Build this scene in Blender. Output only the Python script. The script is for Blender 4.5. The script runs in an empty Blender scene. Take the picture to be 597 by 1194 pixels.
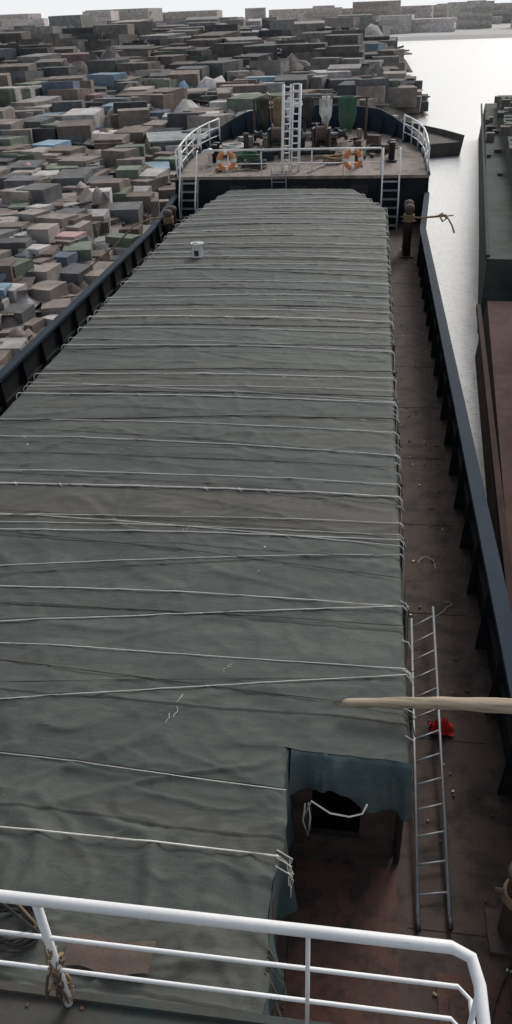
import bpy, math, random
from mathutils import Vector, Matrix, noise
random.seed(7)
scene = bpy.context.scene
R_=random.uniform

# ------------------------------------------------------------------ materials
def nodes(name):
    m = bpy.data.materials.new(name); m.use_nodes = True
    nt = m.node_tree; b = nt.nodes["Principled BSDF"]
    return m, nt, b
def c4(c): return (c[0], c[1], c[2], 1)
def add_noise(nt, scale, detail=6, rough=0.6, stretch=(1,1,1), typ=None, dist=0.0, rot=0.0):
    tc = nt.nodes.new("ShaderNodeTexCoord"); mp = nt.nodes.new("ShaderNodeMapping")
    mp.inputs["Scale"].default_value = stretch
    mp.inputs["Rotation"].default_value = (0,0,rot)
    n = nt.nodes.new("ShaderNodeTexNoise")
    if typ: n.noise_type = typ
    n.inputs["Scale"].default_value = scale; n.inputs["Detail"].default_value = detail
    n.inputs["Roughness"].default_value = rough; n.inputs["Distortion"].default_value = dist
    nt.links.new(tc.outputs["Object"], mp.inputs["Vector"]); nt.links.new(mp.outputs[0], n.inputs["Vector"])
    return n
def ramp(nt, src, p0, p1, c0=(0,0,0), c1=(1,1,1)):
    r = nt.nodes.new("ShaderNodeValToRGB")
    r.color_ramp.elements[0].position = p0; r.color_ramp.elements[1].position = p1
    r.color_ramp.elements[0].color = c4(c0); r.color_ramp.elements[1].color = c4(c1)
    nt.links.new(src, r.inputs[0]); return r
def mix(nt, fac, a, b):
    m = nt.nodes.new("ShaderNodeMix"); m.data_type = 'RGBA'
    if isinstance(fac, float): m.inputs[0].default_value = fac
    else: nt.links.new(fac, m.inputs[0])
    for i, v in ((6, a), (7, b)):
        if isinstance(v, tuple): m.inputs[i].default_value = c4(v)
        else: nt.links.new(v, m.inputs[i])
    return m.outputs[2]
def math_(nt, op, a, b=None):
    ma = nt.nodes.new("ShaderNodeMath"); ma.operation=op
    for i,v in enumerate((a,b)):
        if v is None: continue
        if isinstance(v,(int,float)): ma.inputs[i].default_value=v
        else: nt.links.new(v, ma.inputs[i])
    return ma.outputs[0]
def mul(nt, src, k): return math_(nt,'MULTIPLY',src,k)
def bump(nt, b, srcs):
    prev = None
    for s, st, d in srcs:
        bp = nt.nodes.new("ShaderNodeBump"); bp.inputs["Strength"].default_value = st
        bp.inputs["Distance"].default_value = d
        nt.links.new(s, bp.inputs["Height"])
        if prev: nt.links.new(prev, bp.inputs["Normal"])
        prev = bp.outputs[0]
    nt.links.new(prev, b.inputs["Normal"])
def worn(name, base, second, spots=None, scale=1.2, sp_scale=6, sp=(0.58,0.68), rough=0.7, bs=0.3, bd=0.01, stretch=(1,1,1), metal=0.0, spec=0.5):
    m, nt, b = nodes(name)
    n1 = add_noise(nt, scale, 8, 0.65, stretch)
    r1 = ramp(nt, n1.outputs[0], 0.35, 0.65)
    col = mix(nt, r1.outputs[0], base, second)
    n2 = add_noise(nt, sp_scale, 8, 0.7, stretch)
    if spots:
        r2 = ramp(nt, n2.outputs[0], sp[0], sp[1])
        col = mix(nt, r2.outputs[0], col, spots)
    nt.links.new(col, b.inputs["Base Color"])
    b.inputs["Roughness"].default_value = rough; b.inputs["Metallic"].default_value = metal
    b.inputs["Specular IOR Level"].default_value = spec
    n3 = add_noise(nt, sp_scale*4, 6, 0.7)
    bump(nt, b, [(n2.outputs[0], bs, bd), (n3.outputs[0], bs, bd*0.4)])
    return m

# tarpaulin
def tarp_mat(name, c1, c2, c3, panels=True):
    m, nt, b = nodes(name)
    big = add_noise(nt, 0.5, 8, 0.65, (0.5,1.4,1))
    col = mix(nt, ramp(nt, big.outputs[0], 0.38, 0.62).outputs[0], c1, c2)
    band = add_noise(nt, 1.0, 6, 0.65, (0.10,0.8,1))
    col = mix(nt, mul(nt,ramp(nt, band.outputs[0], 0.50, 0.66).outputs[0],.6), col, c3)
    tc = nt.nodes.new("ShaderNodeTexCoord")
    sx = nt.nodes.new("ShaderNodeSeparateXYZ"); nt.links.new(tc.outputs["Object"], sx.inputs[0])
    wob = add_noise(nt, 0.5, 4, 0.6)
    yw = math_(nt,'ADD', sx.outputs[1], mul(nt, wob.outputs[0], 0.25))
    if panels:
        # old brown cloth widths sewn in between the green ones
        rp = nt.nodes.new("ShaderNodeValToRGB"); cr_=rp.color_ramp
        cr_.elements[0].position=0; cr_.elements[0].color=(0,0,0,1); cr_.elements[1].position=1; cr_.elements[1].color=(0,0,0,1)
        for (ya,yb,v) in ((8.85,9.75,.75),(13.2,14.0,.25),(17.3,18.1,.6),(22.1,22.7,.3)):
            for (yy,vv) in ((ya-.08,0),(ya,v),(yb,v),(yb+.08,0)):
                e=cr_.elements.new(yy/40); e.color=(vv,vv,vv,1)
        nt.links.new(mul(nt,yw,1/40), rp.inputs[0])
        col = mix(nt, rp.outputs[0], col, (c3[0]*.95,c3[1]*.92,c3[2]*.92))
        fl = math_(nt,'FLOOR', mul(nt,yw,1/1.39))
        wn = nt.nodes.new("ShaderNodeTexWhiteNoise"); wn.noise_dimensions='1D'; nt.links.new(fl, wn.inputs["W"])
        col = mix(nt, mul(nt, wn.outputs["Value"], .28), col, (c1[0]*.55,c1[1]*.6,c1[2]*.6))
    streak = add_noise(nt, 1.7, 10, 0.78, (0.5,2.2,1), dist=0.8)
    col2 = mix(nt, ramp(nt, streak.outputs[0], 0.40, 0.62).outputs[0], (c1[0]*.5,c1[1]*.5,c1[2]*.5), (c2[0]*1.35,c2[1]*1.32,c2[2]*1.25))
    col = mix(nt, 0.36, col, col2)
    gr = add_noise(nt, 0.9, 9, 0.7, (1,1,1), dist=0.4)
    col = mix(nt, mul(nt, ramp(nt, gr.outputs[0], 0.52, 0.70).outputs[0], 0.5), col, (c1[0]*.45,c1[1]*.42,c1[2]*.42))
    cr = add_noise(nt, 1.5, 8, 0.7, (1,1.3,1), 'RIDGED_MULTIFRACTAL', 0.6, 0.5)
    col = mix(nt, mul(nt, ramp(nt, cr.outputs[0], 0.70, 1.0).outputs[0], 0.34), col, (0.19,0.19,0.17))
    fr = math_(nt,'FRACT', mul(nt,yw,1/1.39))
    seam = ramp(nt, math_(nt,'ABSOLUTE', math_(nt,'SUBTRACT', fr, 0.5)), 0.482, 0.494)
    col = mix(nt, mul(nt, seam.outputs[0], 0.6), col, (0.022,0.024,0.022))
    sp = add_noise(nt, 30, 4, 0.6)
    col = mix(nt, mul(nt, ramp(nt, sp.outputs[0], 0.68, 0.75).outputs[0], 0.5), col, (0.26,0.25,0.22))
    fine = add_noise(nt, 9, 8, 0.8, (1,2,1))
    col = mix(nt, mul(nt, ramp(nt, fine.outputs[0], 0.48, 0.66).outputs[0], 0.35), col, (c1[0]*.5,c1[1]*.5,c1[2]*.5))
    nt.links.new(col, b.inputs["Base Color"])
    b.inputs["Roughness"].default_value = 0.72
    b.inputs["Specular IOR Level"].default_value = 0.22
    f = add_noise(nt, 55, 3, 0.6)
    cr2 = add_noise(nt, 1.2, 7, 0.7, (0.6,2.6,1), 'RIDGED_MULTIFRACTAL', 0.4, -0.12)
    cr3 = add_noise(nt, 2.2, 6, 0.7, (1.6,0.7,1), 'RIDGED_MULTIFRACTAL', 0.3, 0.7)
    bump(nt, b, [(cr2.outputs[0], 0.45, 0.022), (cr.outputs[0], 0.55, 0.022), (cr3.outputs[0], 0.4, 0.010), (streak.outputs[0], 0.4, 0.025), (fine.outputs[0], 0.5, 0.008), (f.outputs[0], 0.3, 0.004), (seam.outputs[0], 0.5, 0.012)])
    return m
M_tarp = tarp_mat("tarp_canvas", (0.058,0.073,0.068), (0.084,0.095,0.087), (0.104,0.084,0.072))
M_val = tarp_mat("tarp_canvas_dark", (0.045,0.072,0.078), (0.062,0.093,0.098), (0.055,0.068,0.065), False)
M_rope = worn("rope_white", (0.74,0.73,0.69), (0.50,0.48,0.44), (0.20,0.18,0.15), 1.5, 2.2, (0.56,0.70), 0.9, 0.5, 0.01)
M_roped = worn("rope_dark", (0.03,0.028,0.025), (0.07,0.06,0.05), None, 3, 20, rough=0.9)
M_ropeb = worn("rope_brown", (0.28,0.2,0.12), (0.18,0.12,0.07), None, 3, 20, rough=0.9)
M_deck = worn("deck_rusty_paint", (0.062,0.048,0.042), (0.088,0.062,0.051), (0.030,0.025,0.024), 0.8, 2.2, (0.46,0.62), 0.78, 0.6, 0.012, spec=0.22)
M_deckred = worn("deck_red_oxide", (0.105,0.052,0.040), (0.07,0.045,0.038), (0.033,0.027,0.025), 1.6, 3.0, (0.48,0.62), 0.75, 0.5, 0.01, spec=0.22)
M_fore = worn("foredeck_plate", (0.27,0.235,0.205), (0.19,0.155,0.13), (0.08,0.065,0.055), 0.7, 2.2, (0.5,0.66), 0.8, 0.4, 0.01, spec=.25)
M_cap = worn("bulwark_paint", (0.017,0.027,0.040), (0.026,0.038,0.052), (0.06,0.05,0.045), 0.8, 6, (0.62,0.74), 0.8, 0.25, 0.006, spec=0.12)
M_hull = worn("hull_dark_paint", (0.010,0.013,0.017), (0.019,0.022,0.025), (0.045,0.028,0.021), 1.0, 5, (0.6,0.72), 0.75, 0.3, 0.008, spec=0.2)
M_white = worn("white_paint", (0.76,0.77,0.77), (0.64,0.65,0.65), (0.30,0.18,0.11), 2.0, 9, (0.63,0.72), 0.5, 0.25, 0.003)
M_steel = worn("galvanised_steel", (0.30,0.32,0.34), (0.2,0.22,0.24), (0.15,0.11,0.09), 3.0, 12, (0.60,0.70), 0.5, 0.2, 0.002, metal=0.3)
M_wood = worn("weathered_wood", (0.36,0.30,0.22), (0.24,0.20,0.145), (0.10,0.08,0.058), 2.0, 5, (0.50,0.66), 0.85, 0.6, 0.01, (0.25,5,5))
M_rust = worn("rusty_iron", (0.12,0.055,0.03), (0.07,0.04,0.03), (0.22,0.10,0.045), 3.0, 12, (0.56,0.68), 0.85, 0.6, 0.01)
M_brown = worn("brown_sheet", (0.10,0.07,0.058), (0.065,0.05,0.042), (0.04,0.032,0.03), 3.0, 8, (0.55,0.68), 0.85, 0.6, 0.01)
M_black = worn("black_iron", (0.015,0.015,0.017), (0.03,0.027,0.027), (0.07,0.045,0.035), 2, 9, (0.58,0.7), 0.6)
M_orange = worn("lifebuoy_orange", (0.72,0.24,0.08), (0.6,0.22,0.09), None, 3, 10, rough=0.55)
M_red = worn("red_cloth", (0.6,0.02,0.02), (0.4,0.015,0.015), None, 6, 20, rough=0.9)
M_green = worn("green_net", (0.045,0.10,0.065), (0.075,0.145,0.10), None, 8, 30, rough=0.95, bs=0.9)
M_teal = worn("bridge_deck_paint", (0.045,0.065,0.062), (0.085,0.06,0.045), (0.05,0.047,0.043), 1.3, 4, (0.5,0.62), 0.75, 0.4, 0.01, spec=.2)
M_bank = worn("muddy_bank", (0.17,0.15,0.125), (0.12,0.12,0.09), (0.25,0.23,0.20), 0.2, 1.2, (0.52,0.66), 0.95, 0.6, 0.08)
M_pale = worn("pale_far_shore", (0.42,0.41,0.39), (0.34,0.34,0.33), (0.5,0.48,0.46), 0.01, 0.05, (0.52,0.66), 0.95, 0.2, 0.05)  # aerial haze is painted in as a pale base colour
M_hole = worn("dark_interior", (0.004,0.005,0.007), (0.008,0.008,0.01), None, 1, 5, rough=0.9)  # near-black paint stands for the shade inside openings

M_attr, nt, b = nodes("assorted_paint")
at = nt.nodes.new("ShaderNodeAttribute"); at.attribute_name = "Col"
n = add_noise(nt, 1.1, 9, 0.75)
rr = ramp(nt, n.outputs[0], 0.32, 0.68, (0.5,0.48,0.46), (1.2,1.2,1.2))
mm = nt.nodes.new("ShaderNodeMix"); mm.data_type='RGBA'; mm.blend_type='MULTIPLY'; mm.inputs[0].default_value=1.0
nt.links.new(at.outputs["Color"], mm.inputs[6]); nt.links.new(rr.outputs[0], mm.inputs[7])
nt.links.new(mm.outputs[2], b.inputs["Base Color"]); b.inputs["Roughness"].default_value=0.9
b.inputs["Specular IOR Level"].default_value=.2

# water
M_water, nt, b = nodes("river_water")
w1 = add_noise(nt, 0.9, 6, 0.6, (1,0.6,1)); w2 = add_noise(nt, 6, 5, 0.65)
wc = add_noise(nt, 0.03, 4, 0.5); ws = add_noise(nt, 7, 5, 0.7)
wcol = mix(nt, wc.outputs[0], (0.52,0.55,0.56), (0.58,0.60,0.60))
wcol = mix(nt, mul(nt, ramp(nt, ws.outputs[0], 0.50, 0.60).outputs[0],0.5), wcol, (0.26,0.28,0.29))
nt.links.new(wcol, b.inputs["Base Color"])
b.inputs["Roughness"].default_value = 0.30; b.inputs["IOR"].default_value=1.33
bump(nt, b, [(w1.outputs[0], 0.4, 0.08), (w2.outputs[0], 0.4, 0.02)])

# ------------------------------------------------------------------ mesh builder
class MB:
    def __init__(s): s.v=[]; s.f=[]; s.mi=[]; s.col=[]; s.mats=[]; s.smooth=[]
    def m(s, mat):
        if mat not in s.mats: s.mats.append(mat)
        return s.mats.index(mat)
    def add(s, vs, fs, mat, col=(1,1,1), smooth=False):
        o=len(s.v); s.v += [tuple(x) for x in vs]; k=s.m(mat)
        for f in fs:
            s.f.append([o+i for i in f]); s.mi.append(k); s.col.append(col); s.smooth.append(smooth)
    def box(s, x0,x1,y0,y1,z0,z1, mat, col=(1,1,1), rz=0.0, tilt=0.0):
        cx,cy,cz=(x0+x1)/2,(y0+y1)/2,(z0+z1)/2
        vs=[Vector((x,y,z)) for z in (z0,z1) for y in (y0,y1) for x in (x0,x1)]
        if rz or tilt:
            M = Matrix.Rotation(rz,3,'Z') @ Matrix.Rotation(tilt,3,'X'); c=Vector((cx,cy,cz))
            vs=[c+M@(v-c) for v in vs]
        s.add(vs, [(0,2,3,1),(4,5,7,6),(0,1,5,4),(2,6,7,3),(0,4,6,2),(1,3,7,5)], mat, col)
    def tube(s, pts, r, mat, n=8, closed=False, cap=True, col=(1,1,1)):
        pts=[Vector(p) for p in pts]; N=len(pts)
        rs = r if isinstance(r,(list,tuple)) else [r]*N
        vs=[]; up=None
        for i,p in enumerate(pts):
            if closed: t=pts[(i+1)%N]-pts[i-1]
            else: t=pts[min(i+1,N-1)]-pts[max(i-1,0)]
            if t.length<1e-9: t=Vector((0,0,1))
            t.normalize()
            if up is None:
                up=Vector((0,0,1)) if abs(t.z)<0.9 else Vector((1,0,0))
            a=up-t*up.dot(t)
            if a.length<1e-4: a=t.orthogonal()
            a.normalize(); up=a; bb=t.cross(a)
            for k in range(n):
                th=2*math.pi*k/n
                vs.append(p+(a*math.cos(th)+bb*math.sin(th))*rs[i])
        fs=[]
        for i in range(N if closed else N-1):
            j=(i+1)%N
            for k in range(n):
                k2=(k+1)%n
                fs.append((i*n+k,i*n+k2,j*n+k2,j*n+k))
        if cap and not closed:
            fs.append(tuple(range(n-1,-1,-1))); fs.append(tuple((N-1)*n+k for k in range(n)))
        s.add(vs,fs,mat,col,True)
    def lathe(s, c, prof, mat, n=20, axis='Z', col=(1,1,1)):
        vs=[];fs=[]
        for (r,z) in prof:
            for k in range(n):
                th=2*math.pi*k/n; p=(r*math.cos(th), r*math.sin(th), z)
                if axis=='X': p=(p[2],p[0],p[1])
                if axis=='Y': p=(p[0],p[2],p[1])
                vs.append((c[0]+p[0],c[1]+p[1],c[2]+p[2]))
        for i in range(len(prof)-1):
            for k in range(n):
                k2=(k+1)%n; fs.append((i*n+k,i*n+k2,(i+1)*n+k2,(i+1)*n+k))
        fs.append(tuple(range(n-1,-1,-1))); fs.append(tuple((len(prof)-1)*n+k for k in range(n)))
        s.add(vs,fs,mat,col,True)
    def build(s, name, parent=None, bevel=0.0):
        me=bpy.data.meshes.new(name); me.from_pydata(s.v,[],s.f)
        for m in s.mats: me.materials.append(m)
        me.polygons.foreach_set("material_index", s.mi)
        me.polygons.foreach_set("use_smooth", s.smooth)
        if M_attr in s.mats:
            ca=me.color_attributes.new("Col",'FLOAT_COLOR','CORNER')
            for p,c in zip(me.polygons,s.col):
                for l in p.loop_indices: ca.data[l].color=(c[0],c[1],c[2],1)
        me.update()
        ob=bpy.data.objects.new(name,me); scene.collection.objects.link(ob)
        if parent: ob.parent=parent
        if bevel>0:
            bv=ob.modifiers.new("bev",'BEVEL'); bv.width=bevel; bv.segments=2; bv.limit_method='ANGLE'
        return ob
def empty(name):
    e=bpy.data.objects.new(name,None); scene.collection.objects.link(e); return e

# ------------------------------------------------------------------ constants
CX=-2.9; CAMZ=7.6; HT=1.6; WZ=-1.2
def halfw(y):
    if y<28: return 4.85
    if y<34: return 4.85+0.45*(y-28)/6
    if y<36.5: return 5.3
    t=min(1,(y-36.5)/7.0)
    return 5.3*max(0.0,(1-t**2.3))**0.5
def fdz(y): return 1.85+max(0,(y-34.5))*0.095

ship=empty("cargo_barge")
mb=MB()
ys=[-10+i*2 for i in range(19)]+[27,28,29,30,31,32,33,34,34.5,35,36,36.5,37,38,39,40,41,42,42.6,43,43.25,43.4,43.48,43.5]
ys=sorted(set(ys))
for sgn in (-1,1):
    rows=[]
    for y in ys:
        w=halfw(y); top = 0.0 if y<34.5 else fdz(y)
        pts=[]
        for k,t in enumerate((0,0.35,0.7,1.0)):
            z=-2.2+(top+2.2)*t
            ww=w*(1-0.10*(1-t)) if y>34 else w
            yy=y-(1-t)*1.4*max(0,(y-36)/7.5)
            pts.append((CX+sgn*ww,yy,z))
        rows.append(pts)
    vs=[p for r in rows for p in r]; fs=[]
    for i in range(len(rows)-1):
        for k in range(3):
            a=i*4+k; q=(a,a+4,a+5,a+1)
            fs.append(q if sgn>0 else q[::-1])
    mb.add(vs,fs,M_hull,smooth=True)
mb.build("hull",ship)
mb=MB(); vs=[];fs=[]
for i in range(0,24):
    y=-10+i*2.0
    if y>34.4: y=34.5
    w=halfw(y)-0.01
    vs+= [(CX-w,y,0),(CX+w,y,0)]
for i in range(23): fs.append((2*i,2*i+1,2*i+3,2*i+2))
mb.add(vs,fs,M_deck)
mb.build("main_deck",ship)
mb=MB()
for (x0,x1,y0,y1) in ((-0.45,0.6,3.1,4.9),(0.95,1.6,2.3,3.9),):
    mb.box(x0,x1,y0,y1,0.004,0.012,M_deckred)
mb.box(1.05,1.5,2.5,3.7,.0125,.022,M_deckred)
for y in [1.9+i*2.4 for i in range(13)]:
    mb.box(0.7,1.74,y,y+0.012,0.003,0.007,M_deck)
mb.build("deck_plate",ship)
mb=MB(); vs=[];fs=[]
fy=[34.5,35,36,37,38,39,40,41,42,42.6,43,43.25,43.4,43.48]
for y in fy:
    w=halfw(y)-0.02
    vs+=[(CX-w,y,fdz(y)),(CX+w,y,fdz(y))]
for i in range(len(fy)-1): fs.append((2*i,2*i+1,2*i+3,2*i+2))
mb.add(vs,fs,M_fore)
w=halfw(34.5)
mb.add([(CX-w,34.5,0),(CX+w,34.5,0),(CX+w,34.5,1.85),(CX-w,34.5,1.85)],[(0,1,2,3)],M_hull)
mb.box(CX-w,CX+w,34.42,34.52,1.80,1.92,M_fore)
for x in (-5.5,-2.9,-0.4):
    mb.box(x-0.35,x+0.35,34.44,34.49,0.15,1.55,M_black)
mb.build("foredeck",ship)
for sgn,nm in ((-1,"bulwark_port"),(1,"bulwark_starboard")):
    mb=MB()
    yy=[-6+i for i in range(41)]
    yy=[y for y in yy if y<=34.4]+[34.4]
    def sec(y):
        x=CX+sgn*halfw(y)
        return [(x,y,0),(x,y,1.22),(x-sgn*0.03,y,1.22),(x-sgn*0.03,y,0)]
    vs=[p for y in yy for p in sec(y)]; fs=[]
    for i in range(len(yy)-1):
        a=i*4
        fs+= [(a,a+4,a+5,a+1),(a+2,a+6,a+7,a+3)]
    mb.add(vs,fs,M_hull)
    def cap(y):
        x=CX+sgn*halfw(y)+.006*noise.noise(Vector((y*.9,sgn,0)))
        return [(x+sgn*0.04,y,1.20),(x+sgn*0.04,y,1.27),(x-sgn*0.17,y,1.27),(x-sgn*0.17,y,1.20)]
    vs=[p for y in yy for p in cap(y)]; fs=[]
    for i in range(len(yy)-1):
        a=i*4
        for k in range(4):
            fs.append((a+k,a+4+k,a+4+(k+1)%4,a+(k+1)%4))
    mb.add(vs,fs,M_cap)
    y=-5.0
    while y<34:
        x=CX+sgn*(halfw(y)-0.035)
        xi=x-sgn*0.15; xt=x-sgn*0.09
        vs=[(x,y-0.012,0.0),(xi,y-0.012,0.0),(xt,y-0.012,1.195),(x,y-0.012,1.195)]
        vs+=[(a,b+0.024,c) for a,b,c in vs]
        mb.add(vs,[(0,1,2,3),(7,6,5,4),(1,5,6,2),(0,4,5,1),(3,2,6,7),(0,3,7,4)],M_hull)
        y+=1.22
    for i in range(len(yy)-1):
        xa=CX+sgn*halfw(yy[i]); xb=CX+sgn*halfw(yy[i+1]); o0,o1,za,zb=.035,.09,.58,.63
        p=[(xa-sgn*o0,yy[i],za),(xb-sgn*o0,yy[i+1],za),(xb-sgn*o1,yy[i+1],za),(xa-sgn*o1,yy[i],za)]
        q=[(a,b_,zb) for a,b_,_ in p]
        mb.add(p+q,[(0,1,2,3),(7,6,5,4),(2,6,7,3)],M_hull)
    mb.build(nm,ship)
mb=MB()
def rim(y0,y1,steps=40):
    pts=[]
    for i in range(steps+1):
        y=y0+(y1-y0)*(1-(1-i/steps)**2.2)
        pts.append((CX-halfw(y),y,fdz(y)))
    return pts,[(2*CX-x,y,z) for x,y,z in pts][::-1]
pl,pr=rim(38.6,43.5)
loop=pl+pr[1:]
vs=[];fs=[]
N=len(loop)
for i,(x,y,z) in enumerate(loop):
    t=min(i,N-1-i)/(N/2.0); hh=0.25+0.75*min(1,t*2.2)
    out=Vector((x-CX,(y-36)*1.2,0)).normalized()
    o=Vector((x,y,z))
    a=o+out*0.22*hh; 
    vs+=[tuple(o),(a.x,a.y,z+hh),(a.x-out.x*0.14,a.y-out.y*0.14,z+hh),(o.x-out.x*0.05,o.y-out.y*0.05,z)]
for i in range(N-1):
    a=i*4
    fs+=[(a,a+4,a+5,a+1),(a+1,a+5,a+6,a+2),(a+2,a+6,a+7,a+3)]
mb.add(vs,fs,M_cap)
for i in range(3,N-3,5):
    x,y,z=loop[i]; out=Vector((x-CX,(y-36)*1.2,0)).normalized()
    t=min(i,N-1-i)/(N/2.0); hh=0.25+0.75*min(1,t*2.2)
    o=Vector((x,y,z)); p0=o-out*0.45; tn=Vector((-out.y,out.x,0))*0.02
    top=o+out*(0.22*hh-0.1)+Vector((0,0,hh-0.02))
    vs=[p0-tn,o-tn,top-tn,p0+tn,o+tn,top+tn]
    mb.add(vs,[(0,1,2),(5,4,3),(0,2,5,3),(0,3,4,1)],M_cap)
mb.build("bow_bulwark",ship)
mb=MB()
for sgn in (-1,1):
    pts=[(CX+sgn*(halfw(y)-0.02),y,fdz(y)+0.06) for y in [34.5+0.4*i for i in range(12)]]
    mb.tube(pts,0.07,M_cap,8)
mb.build("foredeck_kerb",ship)

# hatch coaming
mb=MB()
XL,XR=-6.5,0.62
ct=HT-0.10
def wall(pts,z0,z1,mat,th=0.04):
    for i in range(len(pts)-1):
        a=Vector((*pts[i],0)); b_=Vector((*pts[i+1],0)); d=(b_-a).normalized(); nn=Vector((-d.y,d.x,0))*th/2
        vs=[a-nn,b_-nn,b_+nn,a+nn]; vs=[(v.x,v.y,z0) for v in vs]+[(v.x,v.y,z1) for v in vs]
        mb.add(vs,[(0,1,5,4),(1,2,6,5),(2,3,7,6),(3,0,4,7),(4,5,6,7)],mat)
NX=-0.5; NY=4.98
wall([(XL+.06,2.5),(XL+.06,27.3),(-5.7,32.9),(-0.62,32.9),(XR-.06,29.4),(XR-.06,NY+0.1)],0,ct,M_deck)
wall([(NX,NY+0.1),(-0.30,NY+0.1)],0,ct,M_deck)
wall([(0.20,NY+0.1),(XR-.06,NY+0.1)],0,ct,M_deck)
wall([(-0.30,NY+0.1),(0.20,NY+0.1)],0,0.30,M_deck)
wall([(-0.30,NY+0.1),(0.20,NY+0.1)],1.15,ct,M_deck)
for a in ((-.33,.23,.27,.30),(-.33,.23,1.15,1.18)): mb.box(a[0],a[1],NY+.05,NY+.078,a[2],a[3],M_black)
mb.box(-0.45,0.5,NY+0.7,NY+0.75,0.02,ct,M_hole)  # black backing sheet, painted shade behind the opening
wall([(NX-0.04,2.5),(NX-0.04,NY+0.1)],0,ct,M_deck)
wall([(XL+.06,2.5),(NX-0.04,2.5)],0,ct,M_deck)
mb.tube([(XR-.02,NY+0.02,0),(XR-.02,NY+0.02,ct)],0.035,M_black)
y=6.0
while y<29:
    mb.box(XR-.04,XR+.10,y,y+0.02,0,ct-0.1,M_deck); y+=1.5
mb.build("hatch_coaming",ship)

# ------------------------------------------------------------------ tarpaulin
def edges(y):
    l=XL; r=XR
    if y>27.1: l=XL+(y-27.1)/(33-27.1)*0.8
    if y>29.4: r=XR-(y-29.4)/(33-29.4)*1.22
    return l,r
def nz(x,y,z=0): return noise.noise(Vector((x,y,z)))
def zt(x,y):
    u=(x-CX)/3.6
    z=HT+0.08*(1-u*u)
    z+=0.014*nz(x*0.45,y*0.5,1)+0.008*nz(x*0.5+0.2*y,y*2.3,5)+0.006*nz(x*1.3,y*3.5,9)
    r=1-abs(nz(x*0.55+y*0.45,y*0.8-x*0.22,3)); z+=0.016*max(0,r-0.92)/0.08
    r=1-abs(nz(x*0.9-y*0.7,y*0.7,13)); z+=0.014*max(0,r-0.94)/0.06
    r=1-abs(nz(x*1.6+y*0.3,y*1.3,17)); z+=0.010*max(0,r-0.93)/0.07
    r=1-abs(nz(x*1.1+y*1.3,y*1.1-x*.9,37)); z+=0.008*max(0,r-0.94)/0.06
    if y<6.5:
        k=(6.5-y)/4
        r=1-abs(nz(x*0.8-y*0.9,y*1.1+x*.2,23)); z+=0.05*k*max(0,r-0.90)/0.10
        r=1-abs(nz(x*1.5+y*0.9,y*1.5-x*.5,27)); z+=0.032*k*max(0,r-0.90)/0.10
        z+=0.04*k*nz(x*1.3,y*0.9,31)
    return z
mb=MB()
def sheet(xfun,y0,y1,nx,ny,mat):
    vs=[];fs=[]
    for j in range(ny+1):
        y=y0+(y1-y0)*j/ny
        l,r=xfun(y)
        r+=0.018*nz(y*1.3,4)+.01*nz(y*5,2)
        for i in range(nx+1):
            x=l+(r-l)*i/nx
            z=zt(x,y)
            e=min(x-l,r-x)
            if e<0.07: z-=0.04*(1-e/0.07)**2
            vs.append((x,y,z))
    for j in range(ny):
        for i in range(nx):
            a=j*(nx+1)+i; fs.append((a,a+1,a+nx+2,a+nx+1))
    mb.add(vs,fs,mat,smooth=True)
def skirt(path,drop,mat,amp=0.03,freq=5.0,steps=5,seed=0):
    vs=[];fs=[]
    s=0; prev=None
    for (x,y,nx,ny) in path:
        if prev: s+=math.hypot(x-prev[0],y-prev[1])
        prev=(x,y)
        d=drop(s) if callable(drop) else drop*(1+0.2*nz(s*1.5,seed,2))
        z0=zt(x,y)-0.035
        for k in range(steps+1):
            t=k/steps
            o=0.02*min(1,t*3)+amp*t*(math.sin(s*freq+2*nz(s*2,seed,7))*0.6+nz(s*4,t,seed)*0.8)
            vs.append((x+nx*o,y+ny*o,z0-d*t))
    n=steps+1
    for i in range(len(path)-1):
        for k in range(steps):
            a=i*n+k; fs.append((a,a+1,a+n+1,a+n))
    mb.add(vs,fs,mat,smooth=True)
sheet(edges,NY,33.0,140,760,M_tarp)
sheet(lambda y:(XL,NX+0.03*math.sin(y*5)),2.55,NY,140,110,M_tarp)
def lin(a,b_,n): return [(a[0]+(b_[0]-a[0])*i/n,a[1]+(b_[1]-a[1])*i/n) for i in range(n+1)]
skirt([(edges(y)[1]+0.018*nz(y*1.3,4)+.01*nz(y*5,2),y,1,0) for y in [NY+i*0.1 for i in range(int((33-NY)*10)+1)]],0.35,M_tarp,0.05,3)
skirt([(edges(y)[0],y,-1,0) for y in [2.55+i*0.1 for i in range(305)]],0.35,M_tarp,0.05,3,seed=3)
skirt([(x,33.0,0,1) for x,_ in lin((-5.7,0),(-0.6,0),50)],0.4,M_tarp,0.05,3,seed=5)
skirt([(x,2.55,0,-1) for x,_ in lin((XL,0),(NX,0),60)],0.6,M_val,0.06,4,seed=6)
def vd(s):
    t=s/1.12
    return 0.30+0.34*max(0,(t-0.40))+0.06*math.cos(t*9)+.04*nz(t*7,3)
def valance():
    vs=[];fs=[];nx=90;st=14
    for i in range(nx+1):
        t=i/nx; x=NX+(XR+0.03-NX)*t; d=vd(t*1.12)
        for k in range(st+1):
            q=k/st
            fold=0.05*math.sin(t*19+q*2+3*nz(t*4,q,3))+0.09*nz(t*6,q*1.5,8)
            o=0.22*q**0.7+fold*q**0.8
            vs.append((x+0.03*q*math.sin(t*12),NY-o,zt(x,NY)-0.005-d*q**1.25))
    for i in range(nx):
        for k in range(st):
            a=i*(st+1)+k; fs.append((a,a+1,a+st+2,a+st+1))
    mb.add(vs,fs,M_val,smooth=True)
valance()
skirt([(NX+0.03*math.sin(y*5),y,1,0) for _,y in lin((0,NY),(0,2.55),80)],lambda s:0.85+0.18*math.sin(s*2.2)+.1*nz(s*3,1),M_val,0.12,8,8,seed=9)
tarp=mb.build("hatch_tarpaulin")

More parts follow.
